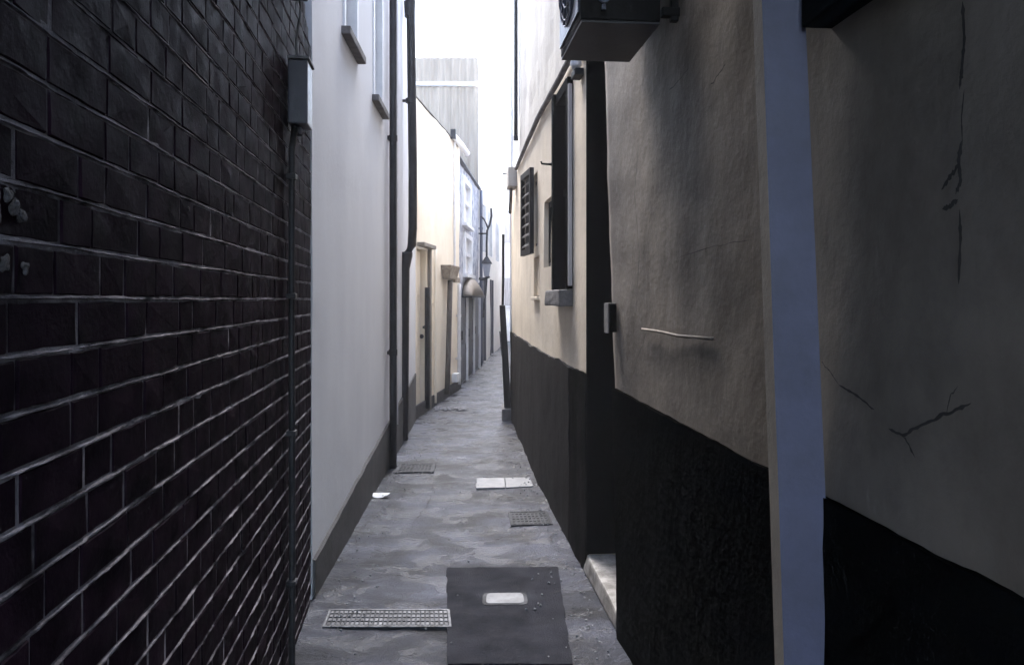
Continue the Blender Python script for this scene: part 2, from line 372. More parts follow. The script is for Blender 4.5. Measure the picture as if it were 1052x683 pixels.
# ================================================================== LEFT: pale rendered building
S1 = Side(lin(3.86, 9.7, lambda y: -.86 - .035 * y), 1)
t = thing('rendered_building', 'tall white rendered building beyond the black brick wall, grey base and two high windows', 'building', (S1(6.8, 0, 0)))
hw = [(4.72, 5.24, 3.14, 4.3, .10), (5.98, 6.52, 3.06, 4.25, .10)]
bm = NB(); facade(bm, S1, 3.88, 9.66, .0, 5.7, hw, amp=.0025, step=.09, thick=3.2, seed=3); obj('wall', bm, 'white_render', t, smooth=False)
bm = NB()
def pz1(y): return .20 + (y - 4) * .068
prev = None; yy = 3.89
while yy < 9.6:
    zt_ = max(.06, pz1(yy)) + .012 * noise.noise(Vector((yy * 4, 1, 1)))
    cur = [bm.verts.new(S1(yy, .012 + .004 * noise.noise(Vector((yy * 5, 0, 0))), -.015)), bm.verts.new(S1(yy, .016 + .006 * noise.noise(Vector((yy * 5, 3, 0))), zt_)), bm.verts.new(S1(yy, -.01, zt_ + .012))]
    if prev:
        for i in range(2): bm.faces.new((prev[i], cur[i], cur[i + 1], prev[i + 1]))
    prev = cur; yy += .06
obj('plinth', bm, 'grey_base', t)
for (a, b, c, d, e) in hw:
    bm = NB()
    sbox(bm, S1, a + .002, a + .05, -.09, .012, c, d - .002, .004); sbox(bm, S1, b - .05, b - .002, -.09, .012, c, d - .002, .004)
    sbox(bm, S1, a + .05, b - .05, -.09, .010, d - .052, d - .002, .004); sbox(bm, S1, a + .05, b - .05, -.088, -.05, (c + d) / 2 - .02, (c + d) / 2 + .02)
    w = obj('window', bm, 'white_paint', t)
    bm = NB(); sbox(bm, S1, a + .05, b - .05, -.085, -.078, c + .01, d - .055); obj('pane', bm, 'glass', w)
    bm = NB(); sbox(bm, S1, a - .05, b + .05, -.05, .055, c - .05, c - .001, .006); obj('sill', bm, 'stone', w)

def drainpipe(name, label, S, y, n, zlo, zhi, r, mt, clips=(), path=None, cat='drainpipe', rb=None):
    t = thing(name, label, cat, S(y, n, zlo))
    bm = NB(); pts = path or [S(y, n, zlo + (zhi - zlo) * i / 10) for i in range(11)]
    tube(bm, pts, r, 16); obj('pipe', bm, mt, t, smooth=True)
    for z, yy, nn in clips:
        bm = NB(); tube(bm, [S(yy, nn, z), S(yy, nn, z + .05)], r * 1.18, 16)
        sbox(bm, S, yy - r * 1.5, yy + r * 1.5, -.002, .012, z + .01, z + .04)
        obj('collar', bm, mt, t)
    return t
drainpipe('drainpipe', 'slim black drainpipe down the white rendered wall, nearer of the two side by side', S1, 6.92, .045, 0, 5.9, .033, 'pipe_dark', [(1.0, 6.92, .045), (2.9, 6.92, .045), (4.4, 6.92, .045)])
# second, thicker pipe with a swan neck
p2 = []
Y2 = 8.15
def pp(px, py): return Vector(((px - CX) / F * Y2, Y2, H - (py - HY) / F * Y2))
for px, py in ((422, -60), (422, 10), (423, 90), (424, 170), (424, 235), (423, 252), (418, 262), (415, 276), (414.5, 320), (414, 400), (413.5, 452)): p2.append(pp(px, py))
t = thing('drainpipe', 'thick black drainpipe with a swan neck bend, further of the two on the white wall', 'drainpipe', (p2[-1].x, Y2, 0))
bm = NB(); tube(bm, p2[:7], [.046] * 7, 16); obj('upper_pipe', bm, 'pipe_dark', t, smooth=True)
bm = NB(); tube(bm, [p2[6] + Vector((0, 0, .03)), *p2[6:]], [.06] * 6, 16); obj('lower_pipe', bm, 'pipe_dark', t, smooth=True)
for px, py in ((422, 106), (414, 340)):
    bm = NB(); q = pp(px, py); tube(bm, [q, q + Vector((0, 0, .045))], .062 if py > 300 else .055, 16); box(bm, q.x - .12, q.x, Y2 - .012, Y2 + .012, q.z + .01, q.z + .035); obj('collar', bm, 'pipe_dark', t)
bm = NB(); q = pp(421, 14); tube(bm, [q + Vector((0, 0, -.04)), q + Vector((0, 0, .12))], [.055, .062], 16); obj('joint_socket', bm, 'pipe_dark', t)
drainpipe('cable_conduit', 'thin grey conduit on the white wall between the two black drainpipes', S1, 7.45, .02, 0.3, 5.6, .012, 'pipe_white', [(1.6, 7.45, .02), (3.1, 7.45, .02)], cat='conduit')

# ================================================================== LEFT: cream cottage
S2 = Side(lin(9.7, 13.1, lambda y: -2.255 + .105 * y), 1)
t = thing('cream_cottage', 'low warm cream cottage on the left beyond the drainpipes', 'building', S2(11.4, 0, 0))
bm = NB(); facade(bm, S2, 9.72, 13.08, 0, 4.04, [(9.95, 10.45, .05, 2.15, .12)], amp=.012, step=.12, thick=3.2, seed=9); obj('wall', bm, 'cottage', t)
bm = NB()  # slate roof behind the eaves
r0 = [S2(9.65, .02, 4.05), S2(13.12, .02, 4.05), S2(13.12, -1.6, 5.1), S2(9.65, -1.6, 5.1)]
r1 = [S2(9.65, -3.25, 4.05), S2(13.12, -3.25, 4.05)]
va = [bm.verts.new(p) for p in r0]; vb = [bm.verts.new(p) for p in r1]; bm.faces.new(va); bm.faces.new((va[3], va[2], vb[1], vb[0])); bm.faces.new((va[0], va[3], vb[0])); bm.faces.new((va[1], va[2], vb[1])); bm.faces.new((va[0], va[1], vb[1], vb[0]))
obj('roof', bm, 'slate', t)
bm = NB(); sbox(bm, S2, 9.97, 10.43, -.11, -.07, .05, 2.13, .004)
for z in (.3, .95, 1.55): sbox(bm, S2, 10.04, 10.36, -.07, -.058, z, z + .45, .004)
d_ = obj('door', bm, 'cottage', t)
bm = NB(); bmesh.ops.create_icosphere(bm, subdivisions=2, radius=.03, matrix=__import__('mathutils').Matrix.Translation(S2(10.38, -.04, 1.0))); obj('handle', bm, 'iron', d_)
bm = NB(); sbox(bm, S2, 9.88, 10.62, .012, .11, 2.17, 2.22, .006); sbox(bm, S2, 10.52, 10.6, .012, .05, .0, 2.169, .004); obj('door_hood', bm, 'tan_paint', t)
bm = NB(); sbox(bm, S2, 9.73, 13.06, .012, .035, -.01, .16, .006); obj('plinth', bm, 'grey_base', t)
t = thing('gutter', 'white gutter end sticking out at the far eaves of the cream cottage', 'gutter', S2(12.9, .05, 4.0))
bm = NB(); tube(bm, [S2(12.3, .05, 4.06), S2(12.95, .06, 4.04), S2(13.15, .12, 3.94)], .05, 12); obj('channel', bm, 'white_paint', t, smooth=True)
bm = NB(); sbox(bm, S2, 12.25, 12.32, 0, .08, 4.02, 4.17, .004); obj('bracket', bm, 'pipe_dark', t)
drainpipe('drainpipe', 'short dark pipe beside the cottage door at the left end of the cream wall', S2, 10.32, .05, .05, 1.65, .035, 'pipe_dark', [(1.1, 10.32, .05)])
drainpipe('drainpipe', 'thin cream pipe running up the middle of the cream cottage wall', S2, 10.88, .04, .05, 2.2, .022, 'cottage', [(1.4, 10.88, .04)])
P0 = [S2(11.85, .07, 1.78), S2(11.78, .07, 1.2), S2(11.7, .07, .6), S2(11.6, .07, .08)]
drainpipe('drainpipe', 'leaning dark drainpipe under the rusty brown hopper of the cream cottage', S2, 11.8, .07, .08, 1.8, .04, 'pipe_brown', [], path=P0)
t = thing('hopper', 'rusty brown rainwater hopper box near the far end of the cream cottage', 'hopper', S2(12, .05, 1.8))
bm = NB()
hexa(bm, [S2(11.55, .01, 1.80), S2(12.15, .01, 1.80), S2(12.15, .12, 1.80), S2(11.55, .12, 1.80), S2(11.45, .0, 2.0), S2(12.25, .0, 2.0), S2(12.25, .16, 2.0), S2(11.45, .16, 2.0)], .008)
obj('box', bm, 'brown', t)
bm = NB(); sbox(bm, S2, 12.2, 12.65, .02, .09, 1.76, 1.84, .01); obj('outlet', bm, 'brown', t)
drainpipe('drainpipe', 'long thin grey pipe at the far corner of the cream cottage, rising to its eaves', S2, 12.45, .03, 1.8, 4.0, .018, 'pipe_white', [(2.0, 12.45, .03), (3.0, 12.45, .03)])
drainpipe('drainpipe', 'white drainpipe at the foot of the cottage far corner', S2, 12.75, .05, .1, 1.75, .03, 'pipe_white', [(.5, 12.75, .05), (1.2, 12.75, .05)])
bm = NB(); sbox(bm, S2, 12.3, 12.5, .01, .10, .18, .32, .01); tag(obj('gas_meter', bm, 'white_paint', loc=S2(12.4, .02, .18)), 'small white box low on the far corner of the cream cottage', 'meter box')

# ================================================================== LEFT: shop house with canopy, then tall clad house
S3 = Side(lin(13.1, 17, xl), 1)
t = thing('shop_house', 'narrow blue grey stone house with white windows above dark shop doors', 'building', S3(15, 0, 0))
h3 = [(13.7, 15.0, 2.85, 3.68, .1), (13.9, 15.2, 1.95, 2.7, .1), (13.3, 14.2, .03, 1.56, .04), (14.4, 15.45, .03, 1.56, .04), (15.65, 16.7, .03, 1.56, .04)]
bm = NB(); facade(bm, S3, 13.12, 16.98, 0, 3.86, h3, amp=.02, step=.14, thick=3, seed=5); obj('wall', bm, 'blue_stone', t)
bm = NB(); sbox(bm, S3, 13.1, 16.97, -3, .06, 3.865, 3.90, .01); obj('roof', bm, 'slate', t)
for (a, b, c, d, e) in h3[:2]:
    bm = NB()
    sbox(bm, S3, a + .002, a + .14, -.09, .05, c + .002, d - .002, .004); sbox(bm, S3, b - .14, b - .002, -.09, .05, c + .002, d - .002, .004)
    sbox(bm, S3, a + .14, b - .14, -.09, .048, d - .09, d - .002); sbox(bm, S3, a + .14, b - .14, -.09, .02, (c + d) / 2 - .03, (c + d) / 2 + .03); sbox(bm, S3, a - .05, b + .05, .002, .10, c - .06, c)
    w = obj('window', bm, 'white_paint', t)
    bm = NB(); sbox(bm, S3, a + .14, b - .14, -.05, -.04, c + .01, d - .1); obj('pane', bm, 'far_white', w)
for i, (a, b, c, d, e) in enumerate(h3[2:]):
    bm = NB(); sbox(bm, S3, a + .003, b - .003, -.06, .012, c, d - .003, .004)
    for zz in (.2, .85): sbox(bm, S3, a + .1, b - .1, .012, .03, zz, zz + .5, .004)
    dd_ = obj('door', bm, 'box_blue' if i != 1 else 'metal_dark', t)
    bm = NB(); tube(bm, [S3(a + .06, .01, .8), S3(a + .06, .05, .8), S3(a + .06, .05, .95)], .015, 8); obj('handle', bm, 'iron', dd_)
for y_ in (14.28, 15.55, 16.8):
    bm = NB(); sbox(bm, S3, y_ - .035, y_ + .035, .022, .06, 0, 1.62, .006); sbox(bm, S3, y_ - .05, y_ + .05, .02, .07, 1.62, 1.70, .006); obj('pilaster', bm, 'white_paint', t)
t = thing('canopy', 'rounded grey hood canopy over the shop doors of the stone house', 'canopy', S3(15, 0, 1.7))
bm = NB(); rr = []
for i in range(13):
    a = math.pi * i / 12; yc = 14.9 - 1.2 * math.cos(a); hh = .32 * math.sin(a) + .02
    rr.append([bm.verts.new(S3(yc, n_, 1.56 + z_)) for n_, z_ in ((.03, hh), (.10, hh * .93), (.17, hh * .6), (.21, 0.0), (.03, .0))])
for a, b in zip(rr, rr[1:]):
    for i in range(5): bm.faces.new((a[i], a[(i + 1) % 5], b[(i + 1) % 5], b[i]))
bm.faces.new(rr[0]); bm.faces.new(rr[-1]); obj('hood', bm, 'clad', t, smooth=True)
bm = NB(); sbox(bm, S3, 13.6, 16.2, .025, .2, 1.52, 1.555, .004); obj('rail', bm, 'pipe_dark', t)
drainpipe('drainpipe', 'grey drainpipe at the far corner of the blue grey stone house', S3, 16.9, .06, .05, 3.85, .035, 'metal_blue', [(1.8, 16.9, .06), (3, 16.9, .06)])

S4 = Side(lin(17, 26, xl), 1)
t = thing('clad_house', 'tall pale house whose side wall is clad in ribbed grey sheets', 'building', S4(19, 0, 0))
h4 = [(17.6, 18.6, 2.6, 3.7, .1), (19.6, 20.6, 2.6, 3.7, .1), (17.8, 18.6, .03, 2.0, .12), (20.2, 21.0, .03, 2.0, .12), (22.2, 23.2, 2.6, 3.7, .1)]
bm = NB(); facade(bm, S4, 17.02, 25.5, 0, 6.2, h4, amp=.02, step=.3, thick=3, seed=6); obj('wall', bm, 'far_white', t)
for i, (a, b, c, d, e) in enumerate(h4):
    bm = NB(); sbox(bm, S4, a + .003, b - .003, -.1, -.05, c + .002, d - .003, .004); sbox(bm, S4, a + .003, a + .1, -.05, .03, c + .002, d - .004); sbox(bm, S4, b - .1, b - .003, -.05, .03, c + .002, d - .004)
    o_ = obj('door' if c < 1 else 'window', bm, 'box_blue' if c < 1 else 'white_paint', t)
    if c > 1:
        bm = NB(); sbox(bm, S4, a + .12, b - .12, -.05, -.04, c + .1, d - .1); obj('pane', bm, 'glass', o_)
# ribbed gable cladding facing down the alley
bm = NB(); xg0, xg1, yg = -2.30, -.74, 16.995; nseg = 66; fr_ = []
for i in range(nseg + 1):
    x = xg0 + (xg1 - xg0) * i / nseg; ph = (x - xg0) / .16 * 2 * math.pi
    fr_.append((x, yg - .03 - .02 * max(-.5, math.sin(ph))))
for za, zb in ((3.4, 6.12), (6.22, 6.75)):
    vv = [[bm.verts.new((x, y, z)) for z in (za, zb)] for x, y in fr_]
    for a, b in zip(vv, vv[1:]): bm.faces.new((a[0], b[0], b[1], a[1]))
box(bm, xg0, xg1, 16.99, 17.08, 6.2, 6.75)
obj('cladding', bm, 'clad', t)
bm = NB(); box(bm, xg0 - .02, xg1 + .03, yg - .10, yg - .055, 6.13, 6.21, .006); box(bm, xg0 - .06, xg0 + .0, yg - .08, yg, 5.6, 6.8); obj('trim', bm, 'white_paint', t)
bm = NB(); sbox(bm, S4, 17.1, 25.4, -2.9, -.02, 6.205, 6.7, .02); obj('roof', bm, 'slate', t)

# wall lantern on scrolled iron
t = thing('wall_lantern', 'old iron street lantern on a scrolled bracket on the far left houses', 'lantern', S4(17.3, .3, 2.1))
def L_(px, py, Y=16.6): return Vector(((px - CX) / F * Y, Y, H - (py - HY) / F * Y))
bm = NB()
tube(bm, [L_(504.5, 214), L_(505, 222), L_(503, 231), L_(500.5, 237), L_(500, 250), L_(500, 266)], .022, 8)
tube(bm, [L_(494, 222), L_(497, 225), L_(500, 231), L_(501.5, 236)], .018, 8)
tube(bm, [L_(492, 286), L_(496, 287), L_(503, 284)], .03, 8); tube(bm, [L_(500, 286), L_(499, 300), L_(497, 318), L_(496.5, 326)], .022, 8)
tube(bm, [L_(489, 240, 17.1), L_(500, 240)], .015, 8)
obj('bracket', bm, 'iron', t, smooth=True)
bm = NB(); c = L_(500, 276); 
hexa(bm, [(c.x + sx * .05, c.y + sy * .05, L_(0, 284).z) for sx, sy in ((-1, -1), (1, -1), (1, 1), (-1, 1))] + [(c.x + sx * .09, c.y + sy * .09, L_(0, 271).z) for sx, sy in ((-1, -1), (1, -1), (1, 1), (-1, 1))], .004); obj('glass', bm, 'lamp_glass', t)
bm = NB()
hexa(bm, [(c.x + sx * .12, c.y + sy * .12, L_(0, 271).z) for sx, sy in ((-1, -1), (1, -1), (1, 1), (-1, 1))] + [(c.x + sx * .03, c.y + sy * .03, L_(0, 264).z) for sx, sy in ((-1, -1), (1, -1), (1, 1), (-1, 1))], .004); obj('cap', bm, 'iron', t)

# house closing the far end
t = thing('end_house', 'bleached white house closing the far end of the alley', 'building', (0, 27, 0))
bm = NB(); SE = Side(lambda y: 0, 1)
box(bm, -3, 4, 27.5, 31, 0, 5.9, .02); obj('wall', bm, 'far_white', t)
for x, z in ((-.75, 1.2), (-.1, 1.2), (-.75, 3.4), (-.1, 3.4), (1.2, 1.2), (1.2, 3.4)):
    bm = NB(); box(bm, x - .22, x + .22, 27.44, 27.498, z, z + 1.1, .01); w = obj('window', bm, 'white_paint', t)
    bm = NB(); box(bm, x - .16, x + .16, 27.43, 27.445, z + .06, z + 1.04); obj('pane', bm, 'curtain', w)
bm = NB(); hexa(bm, [(-3.2, 27.3, 5.92), (4.2, 27.3, 5.92), (4.2, 31.2, 5.92), (-3.2, 31.2, 5.92), (-3.2, 29.2, 7), (4.2, 29.2, 7), (4.2, 29.3, 7), (-3.2, 29.3, 7)]); obj('roof', bm, 'slate', t)

# ================================================================== RIGHT: near building
RN = Side(lambda y: .808 - .094 * y, -1)
t = thing('stained_building', 'dark stained grey rendered building with cracks, nearest on the right', 'building', RN(1.5, 0, 0))
def lean(u, z):
    w = max(0, (u - 2.6) / .86); return w * .125 * min(z, 2.9)
bm = NB(); facade(bm, RN, -1.2, 3.46, 0, 7.4, [], off=0, amp=.009, step=.035, thick=3.4, ns=1.5, lean=lean, seed=21); obj('wall', bm, 'near_render', t, smooth=True)
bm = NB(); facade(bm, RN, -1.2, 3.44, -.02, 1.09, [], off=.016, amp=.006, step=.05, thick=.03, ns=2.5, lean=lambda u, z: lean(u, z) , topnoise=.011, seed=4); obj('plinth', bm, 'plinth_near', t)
def nwall(px): return .808 / ((px - CX) / F + .094)
def NP(px, py, n=.012):
    Y = nwall(px); return RN(Y, n, H - (py - HY) / F * Y)
def crack(pts, w=.004, n=.013):
    bm = NB(); P = []
    for a, b in zip(pts, pts[1:]):
        for i in range(8):
            s = i / 8; P.append((a[0] + (b[0] - a[0]) * s, a[1] + (b[1] - a[1]) * s + 3.0 * noise.noise(Vector((a[0] + s * 3, a[1], 0)))))
    P.append(pts[-1]); prev = None
    for i, (px, py) in enumerate(P):
        ww = w * (.35 + .9 * abs(noise.noise(Vector((i * .7, pts[0][0], 1))))) * min(1, i / 3 + .15, (len(P) - 1 - i) / 3 + .15)
        q = NP(px, py, n); q2 = NP(*P[min(i + 1, len(P) - 1)], n) - NP(*P[max(i - 1, 0)], n); q2.normalize()
        pd = Vector((.094 * q2.z, -q2.z, q2.y)).normalized() * ww; cur = [bm.verts.new(q - pd), bm.verts.new(q + pd)]
        if prev: bm.faces.new((prev[0], cur[0], cur[1], prev[1]))
        prev = cur
    return bm
for pts, w in (([(868, 395), (885, 405), (905, 420)], .0045), ([(920, 440), (935, 447), (955, 436), (980, 425), (1006, 414)], .0055), ([(935, 447), (940, 455), (948, 470)], .003), ([(980, 425), (984, 408), (992, 396)], .002), ([(868, 395), (858, 380), (850, 372)], .002), ([(655, 375), (665, 350), (668, 338)], .003),
               ([(660, 140), (655, 200), (660, 260), (656, 330)], .0035), ([(690, 95), (702, 82), (712, 70)], .003), ([(733, 90), (742, 78), (750, 66)], .0035),
               ([(700, 265), (740, 252), (778, 247)], .0015)):
    bm = crack(pts, w); obj('crack', bm, 'crack', t)
bm = NB()
for pts, w in (([(997, 2), (999, 40), (996, 75), (994, 92)], .007), ([(996, 145), (993, 165), (995, 186), (990, 200)], .008), ([(993, 170), (984, 182), (975, 195)], .006), ([(992, 205), (984, 212), (976, 215)], .008),
               ([(994, 215), (995, 245), (993, 292)], .006), ([(999, 92), (996, 120), (997, 150)], .003)):
    bm = crack(pts, w); obj('crack', bm, 'crack', t, label='broken black vertical crack')
bm = NB(); tube(bm, [NP(px, py, .02) for px, py in ((665, 338), (685, 341), (703, 345), (722, 346.5), (739, 348))], .005, 8)
tag(obj('conduit', bm, 'near_render', loc=NP(700, 344), smooth=True), 'short thin horizontal conduit on the stained wall left of the blue post', 'conduit')
t = thing('doorbell_box', 'small grey box on the wall edge beside the dark doorway', 'doorbell', RN(3.62, .02, 1.34))
bm = NB(); sbox(bm, RN, 3.50, 3.585, .008, .042, 1.35, 1.475, .005); obj('casing', bm, 'door_black', t)
bm = NB(); sbox(bm, RN, 3.502, 3.588, .0425, .048, 1.345, 1.48, .002); sbox(bm, RN, 3.50, 3.585, .008, .044, 1.476, 1.482, .002); obj('lit_edge', bm, 'stone', t)  # pale alley face and top edge: light painted onto the black box

# fan housing
t = thing('ventilation_unit', 'dark metal ventilation unit jutting from the wall above the doorway', 'ventilation unit', RN(2.95, .1, 2.47))
bm = NB(); sbox(bm, RN, 2.73, 3.17, .03, .315, 2.47, 3.05, .008); obj('casing', bm, 'black_paint', t)
bm = NB(); sbox(bm, RN, 2.733, 3.167, .033, .312, 2.460, 2.4695, .002); obj('lit_underside', bm, 'metal_dark', t)  # underside paler than the black casing: the light on it is put into colour
bm = NB(); cy, cz = 2.95, 2.76
for r_ in (.06, .10, .14, .18, .20):
    pts = [RN(cy + r_ * math.cos(a), .325, cz + r_ * 1.15 * math.sin(a)) for a in [2 * math.pi * i / 28 for i in range(29)]]
    tube(bm, pts, .004, 6, cap=False)
for i in range(8):
    a = math.pi * i / 8; tube(bm, [RN(cy + .2 * math.cos(a), .325, cz + .23 * math.sin(a)), RN(cy - .2 * math.cos(a), .325, cz - .23 * math.sin(a))], .004, 6)
obj('grille', bm, 'metal_blue', t)
bm = NB(); sbox(bm, RN, 2.745, 3.155, .316, .322, 2.50, 3.02, .002); obj('side_panel', bm, 'metal_blue', t)  # bluish cover; its paler tone also carries the light on this face
bm = NB(); tube(bm, [RN(2.725, .235, 2.545), RN(2.715, .235, 2.545)], .022, 14); sbox(bm, RN, 2.716, 2.728, .228, .242, 2.50, 2.52, .001); obj('cover_screw', bm, 'metal_blue', t)
for y_ in (2.62,):
    bm = NB(); sbox(bm, RN, y_ - .015, y_ + .015, .0, .06, 2.445, 2.475, .003); sbox(bm, RN, y_ - .012, y_ + .012, .004, .03, 2.43, 2.60, .003)
    obj('bracket', bm, 'black_paint', t)
# blue post
t = thing('blue_post', 'leaning pale blue painted square post against the stained wall', 'post', (.60, 1.65, 0))
def pc(z): s = (.84 - z) * .0335; return .556 + s, .655 + s * 1.25
zs = [0, .3, .6, .84, 1.1, 1.4, 1.7, 2.0, 2.3, 2.6]
bm = NB(); rg = []
for z in zs:
    a, b = pc(z); a += .0015 * noise.noise(Vector((z * 3, 0, 0))); rg.append([bm.verts.new(p) for p in ((a, 1.60, z), (b, 1.60, z), (b, 1.66, z), (a - .001, 1.655, z))])
for p, q in zip(rg, rg[1:]):
    for i in range(4): bm.faces.new((p[i], p[(i + 1) % 4], q[(i + 1) % 4], q[i])).material_index = 1 if i == 3 else 0
bm.faces.new(rg[0]); bm.faces.new(rg[-1])
bmesh.ops.bevel(bm, geom=[e for e in bm.edges if abs(e.verts[0].co.z - e.verts[1].co.z) > .1], offset=.007, segments=3, affect='EDGES')
obj('shaft', bm, ['blue_paint', 'tan_paint'], t)
bm = NB(); sbox(bm, RN, .7, 1.592, .003, .07, 2.05, 2.30, .006); tag(obj('timber_beam', bm, 'door_black', loc=RN(1.2, 0, 2.05)), 'black timber beam fixed to the stained wall behind the blue post', 'beam')

# ================================================================== RIGHT: house with shutter
RM = Side(lambda y: xr(y) if y < 9.9 else -.0227 - .067 * (y - 9.9), -1)
t = thing('shuttered_house', 'cream rendered house with black base, tall dark window and louvred shutter', 'building', RM(6.5, 0, 0))
HO = [(3.463, 4.25, .0, 2.88, .34), (4.80, 5.32, 1.56, 2.86, .10), (5.68, 6.08, 1.74, 2.25, .10), (6.55, 7.2, 1.95, 2.58, .10), (6.35, 6.85, 1.52, 1.86, .035)]
bm = NB(); facade(bm, RM, 3.462, 9.85, 0, 2.955, HO, off=-.012, amp=.005, step=.07, thick=3.2, seed=31, bends=(6.2,)); obj('wall', bm, 'cream_render', t, smooth=False)
bm = NB(); facade(bm, RM, 3.9, 8.75, 2.957, 6.0, [], off=-.03, amp=.012, step=.12, thick=3.1, seed=33, bends=(6.2,)); obj('upper_wall', bm, 'upper_render', t)
bm = NB(); facade(bm, RM, 4.252, 4.8, -.02, 1.085, [], off=.006, amp=.008, step=.05, thick=.03, topnoise=.02, seed=8); obj('plinth', bm, 'plinth', t)  # same base as the next stretch, in a darker colour
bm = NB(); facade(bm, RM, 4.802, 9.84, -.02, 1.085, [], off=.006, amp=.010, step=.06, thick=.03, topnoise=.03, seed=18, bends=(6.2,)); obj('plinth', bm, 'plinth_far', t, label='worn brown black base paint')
# string course
bm = NB(); tube(bm, [RM(y_, .012 + .004 * noise.noise(Vector((y_ * 3, 0, 0))), 2.955 + .01 * noise.noise(Vector((y_, 2, 0)))) for y_ in [4.3 + i * .2 for i in range(23)]], .020, 10); obj('string_moulding', bm, 'stone', t)
# doorway
bm = NB(); sbox(bm, RM, 3.47, 3.52, -.30, -.22, .13, 2.86, .004); sbox(bm, RM, 4.19, 4.245, -.30, -.22, .13, 2.86, .004); sbox(bm, RM, 3.52, 4.19, -.30, -.222, 2.80, 2.86, .004)
sbox(bm, RM, 3.52, 4.19, -.335, -.29, .13, 2.80, .003)
for z in (.25, .95, 1.75): sbox(bm, RM, 3.60, 4.10, -.29, -.275, z, z + .58, .004)
d_ = obj('door', bm, 'door_black', t)
bm = NB(); tube(bm, [RM(4.12, -.29, 1.08), RM(4.12, -.24, 1.08), RM(4.04, -.235, 1.08)], .01, 8); obj('handle', bm, 'iron', d_)
bm = NB(); sbox(bm, RM, 4.22, 4.251, -.33, .004, .118, 2.87); sbox(bm, RM, 3.47, 4.22, -.33, -.03, 2.84, 2.87); obj('door_reveal', bm, 'door_black', t)
bm = NB(); hexa(bm, [RM(3.50, -.22, .004), RM(4.24, -.22, .004), RM(4.30, .012, .004), RM(3.50, .012, .004), RM(3.50, -.22, .095), RM(4.22, -.22, .115), RM(4.245, .004, .11), RM(3.50, .004, .085)], .014)
bmesh.ops.subdivide_edges(bm, edges=bm.edges[:], cuts=3, use_grid_fill=True)
for v_ in bm.verts: v_.co += Vector((noise.noise(v_.co * 14), noise.noise(v_.co * 14 + Vector((5, 0, 0))), noise.noise(v_.co * 14 + Vector((0, 5, 0))))) * .005
obj('doorstep', bm, 'step', t)
# tall window
a, b, c, d = HO[1][:4]
bm = NB(); sbox(bm, RM, a - .035, a + .04, -.09, .022, c, d, .004); sbox(bm, RM, b - .06, b + .03, -.09, .035, c, d + .02, .004); sbox(bm, RM, a + .04, b - .06, -.09, .02, d - .06, d + .01, .004)
sbox(bm, RM, a + .04, b - .06, -.088, -.03, (c + d) / 2 - .02, (c + d) / 2 + .02); w = obj('window', bm, 'door_black', t, label='tall dark framed sash window')
bm = NB(); sbox(bm, RM, a + .04, b - .06, -.075, -.068, c + .005, d - .06); obj('pane', bm, 'glass', w)
bm = NB(); sbox(bm, RM, a - .06, a - .037, -.005, .020, c + .02, d - .05, .004); obj('lining', bm, 'curtain', w)
bm = NB(); sbox(bm, RM, a - .03, b + .07, -.06, .075, c - .105, c - .002, .010)
bmesh.ops.subdivide_edges(bm, edges=bm.edges[:], cuts=2, use_grid_fill=True)
for v_ in bm.verts: v_.co += Vector((noise.noise(v_.co * 20), 0, noise.noise(v_.co * 20 + Vector((0, 5, 0))))) * .005
obj('sill', bm, 'stone', w)
# small window
a, b, c, d = HO[2][:4]
bm = NB(); sbox(bm, RM, a + .003, b - .003, -.1, -.05, c + .003, c + .04); sbox(bm, RM, a + .003, b - .003, -.1, -.05, d - .04, d - .003); sbox(bm, RM, a + .003, a + .035, -.1, -.05, c + .04, d - .04); sbox(bm, RM, b - .035, b - .003, -.1, -.05, c + .04, d - .04)
w = obj('window', bm, 'black_paint', t, label='small dark square window')
bm = NB(); sbox(bm, RM, a + .035, b - .035, -.09, -.083, c + .04, d - .04); obj('pane', bm, 'glass', w)
bm = NB(); sbox(bm, RM, 6.35, 6.85, -.05, .018, 1.49, 1.518, .006); sbox(bm, RM, 6.36, 6.84, -.06, -.037, 1.53, 1.85); obj('blocked_opening', bm, 'cream_render', t)
# shuttered window behind the leaf
a, b, c, d = HO[3][:4]
bm = NB(); sbox(bm, RM, a + .003, b - .003, -.1, -.06, c + .003, d - .003, .004); w = obj('window', bm, 'shutter', t, label='window behind the open louvred shutter')
bm = NB(); sbox(bm, RM, a + .05, b - .05, -.06, -.055, c + .05, d - .05); obj('pane', bm, 'glass', w)
hinge = RM(6.52, .02, 0); ang_tip = Vector(((538.5 - CX) / F * 6.98, 6.98, 0)); ax = (ang_tip - Vector((hinge.x, hinge.y, 0))); Wd = ax.length; ax.normalize(); nx = Vector((ax.y, -ax.x, 0))
if nx.y > 0: nx = -nx
def SH(u, n_, z): return Vector((hinge.x, hinge.y, 0)) + ax * u + nx * n_ + Vector((0, 0, z))
def shb(bm, u0, u1, n0, n1, z0, z1, dz=0):
    hexa(bm, [SH(u0, n0, z0), SH(u1, n0, z0), SH(u1, n1, z0 + dz), SH(u0, n1, z0 + dz), SH(u0, n0, z1), SH(u1, n0, z1), SH(u1, n1, z1 + dz), SH(u0, n1, z1 + dz)])
zb, zt_ = 1.88, 2.60
bm = NB(); shb(bm, 0, .05, 0, .035, zb, zt_); shb(bm, Wd - .05, Wd, 0, .035, zb, zt_); shb(bm, .05, Wd - .05, 0, .034, zb, zb + .05); shb(bm, .05, Wd - .05, 0, .034, zt_ - .05, zt_)
s_ = obj('shutter', bm, 'shutter', t, label='open black louvred shutter')
bm = NB()
for i in range(7):
    z = zb + .075 + i * .088; shb(bm, .05, Wd - .05, .0, .030, z + .02, z + .032, -.03)
obj('louvre_slats', bm, 'slat_edge', s_)
bm = NB(); shb(bm, .05, Wd - .05, -.006, -.001, zb + .05, zt_ - .05); obj('back_board', bm, 'shutter', s_)
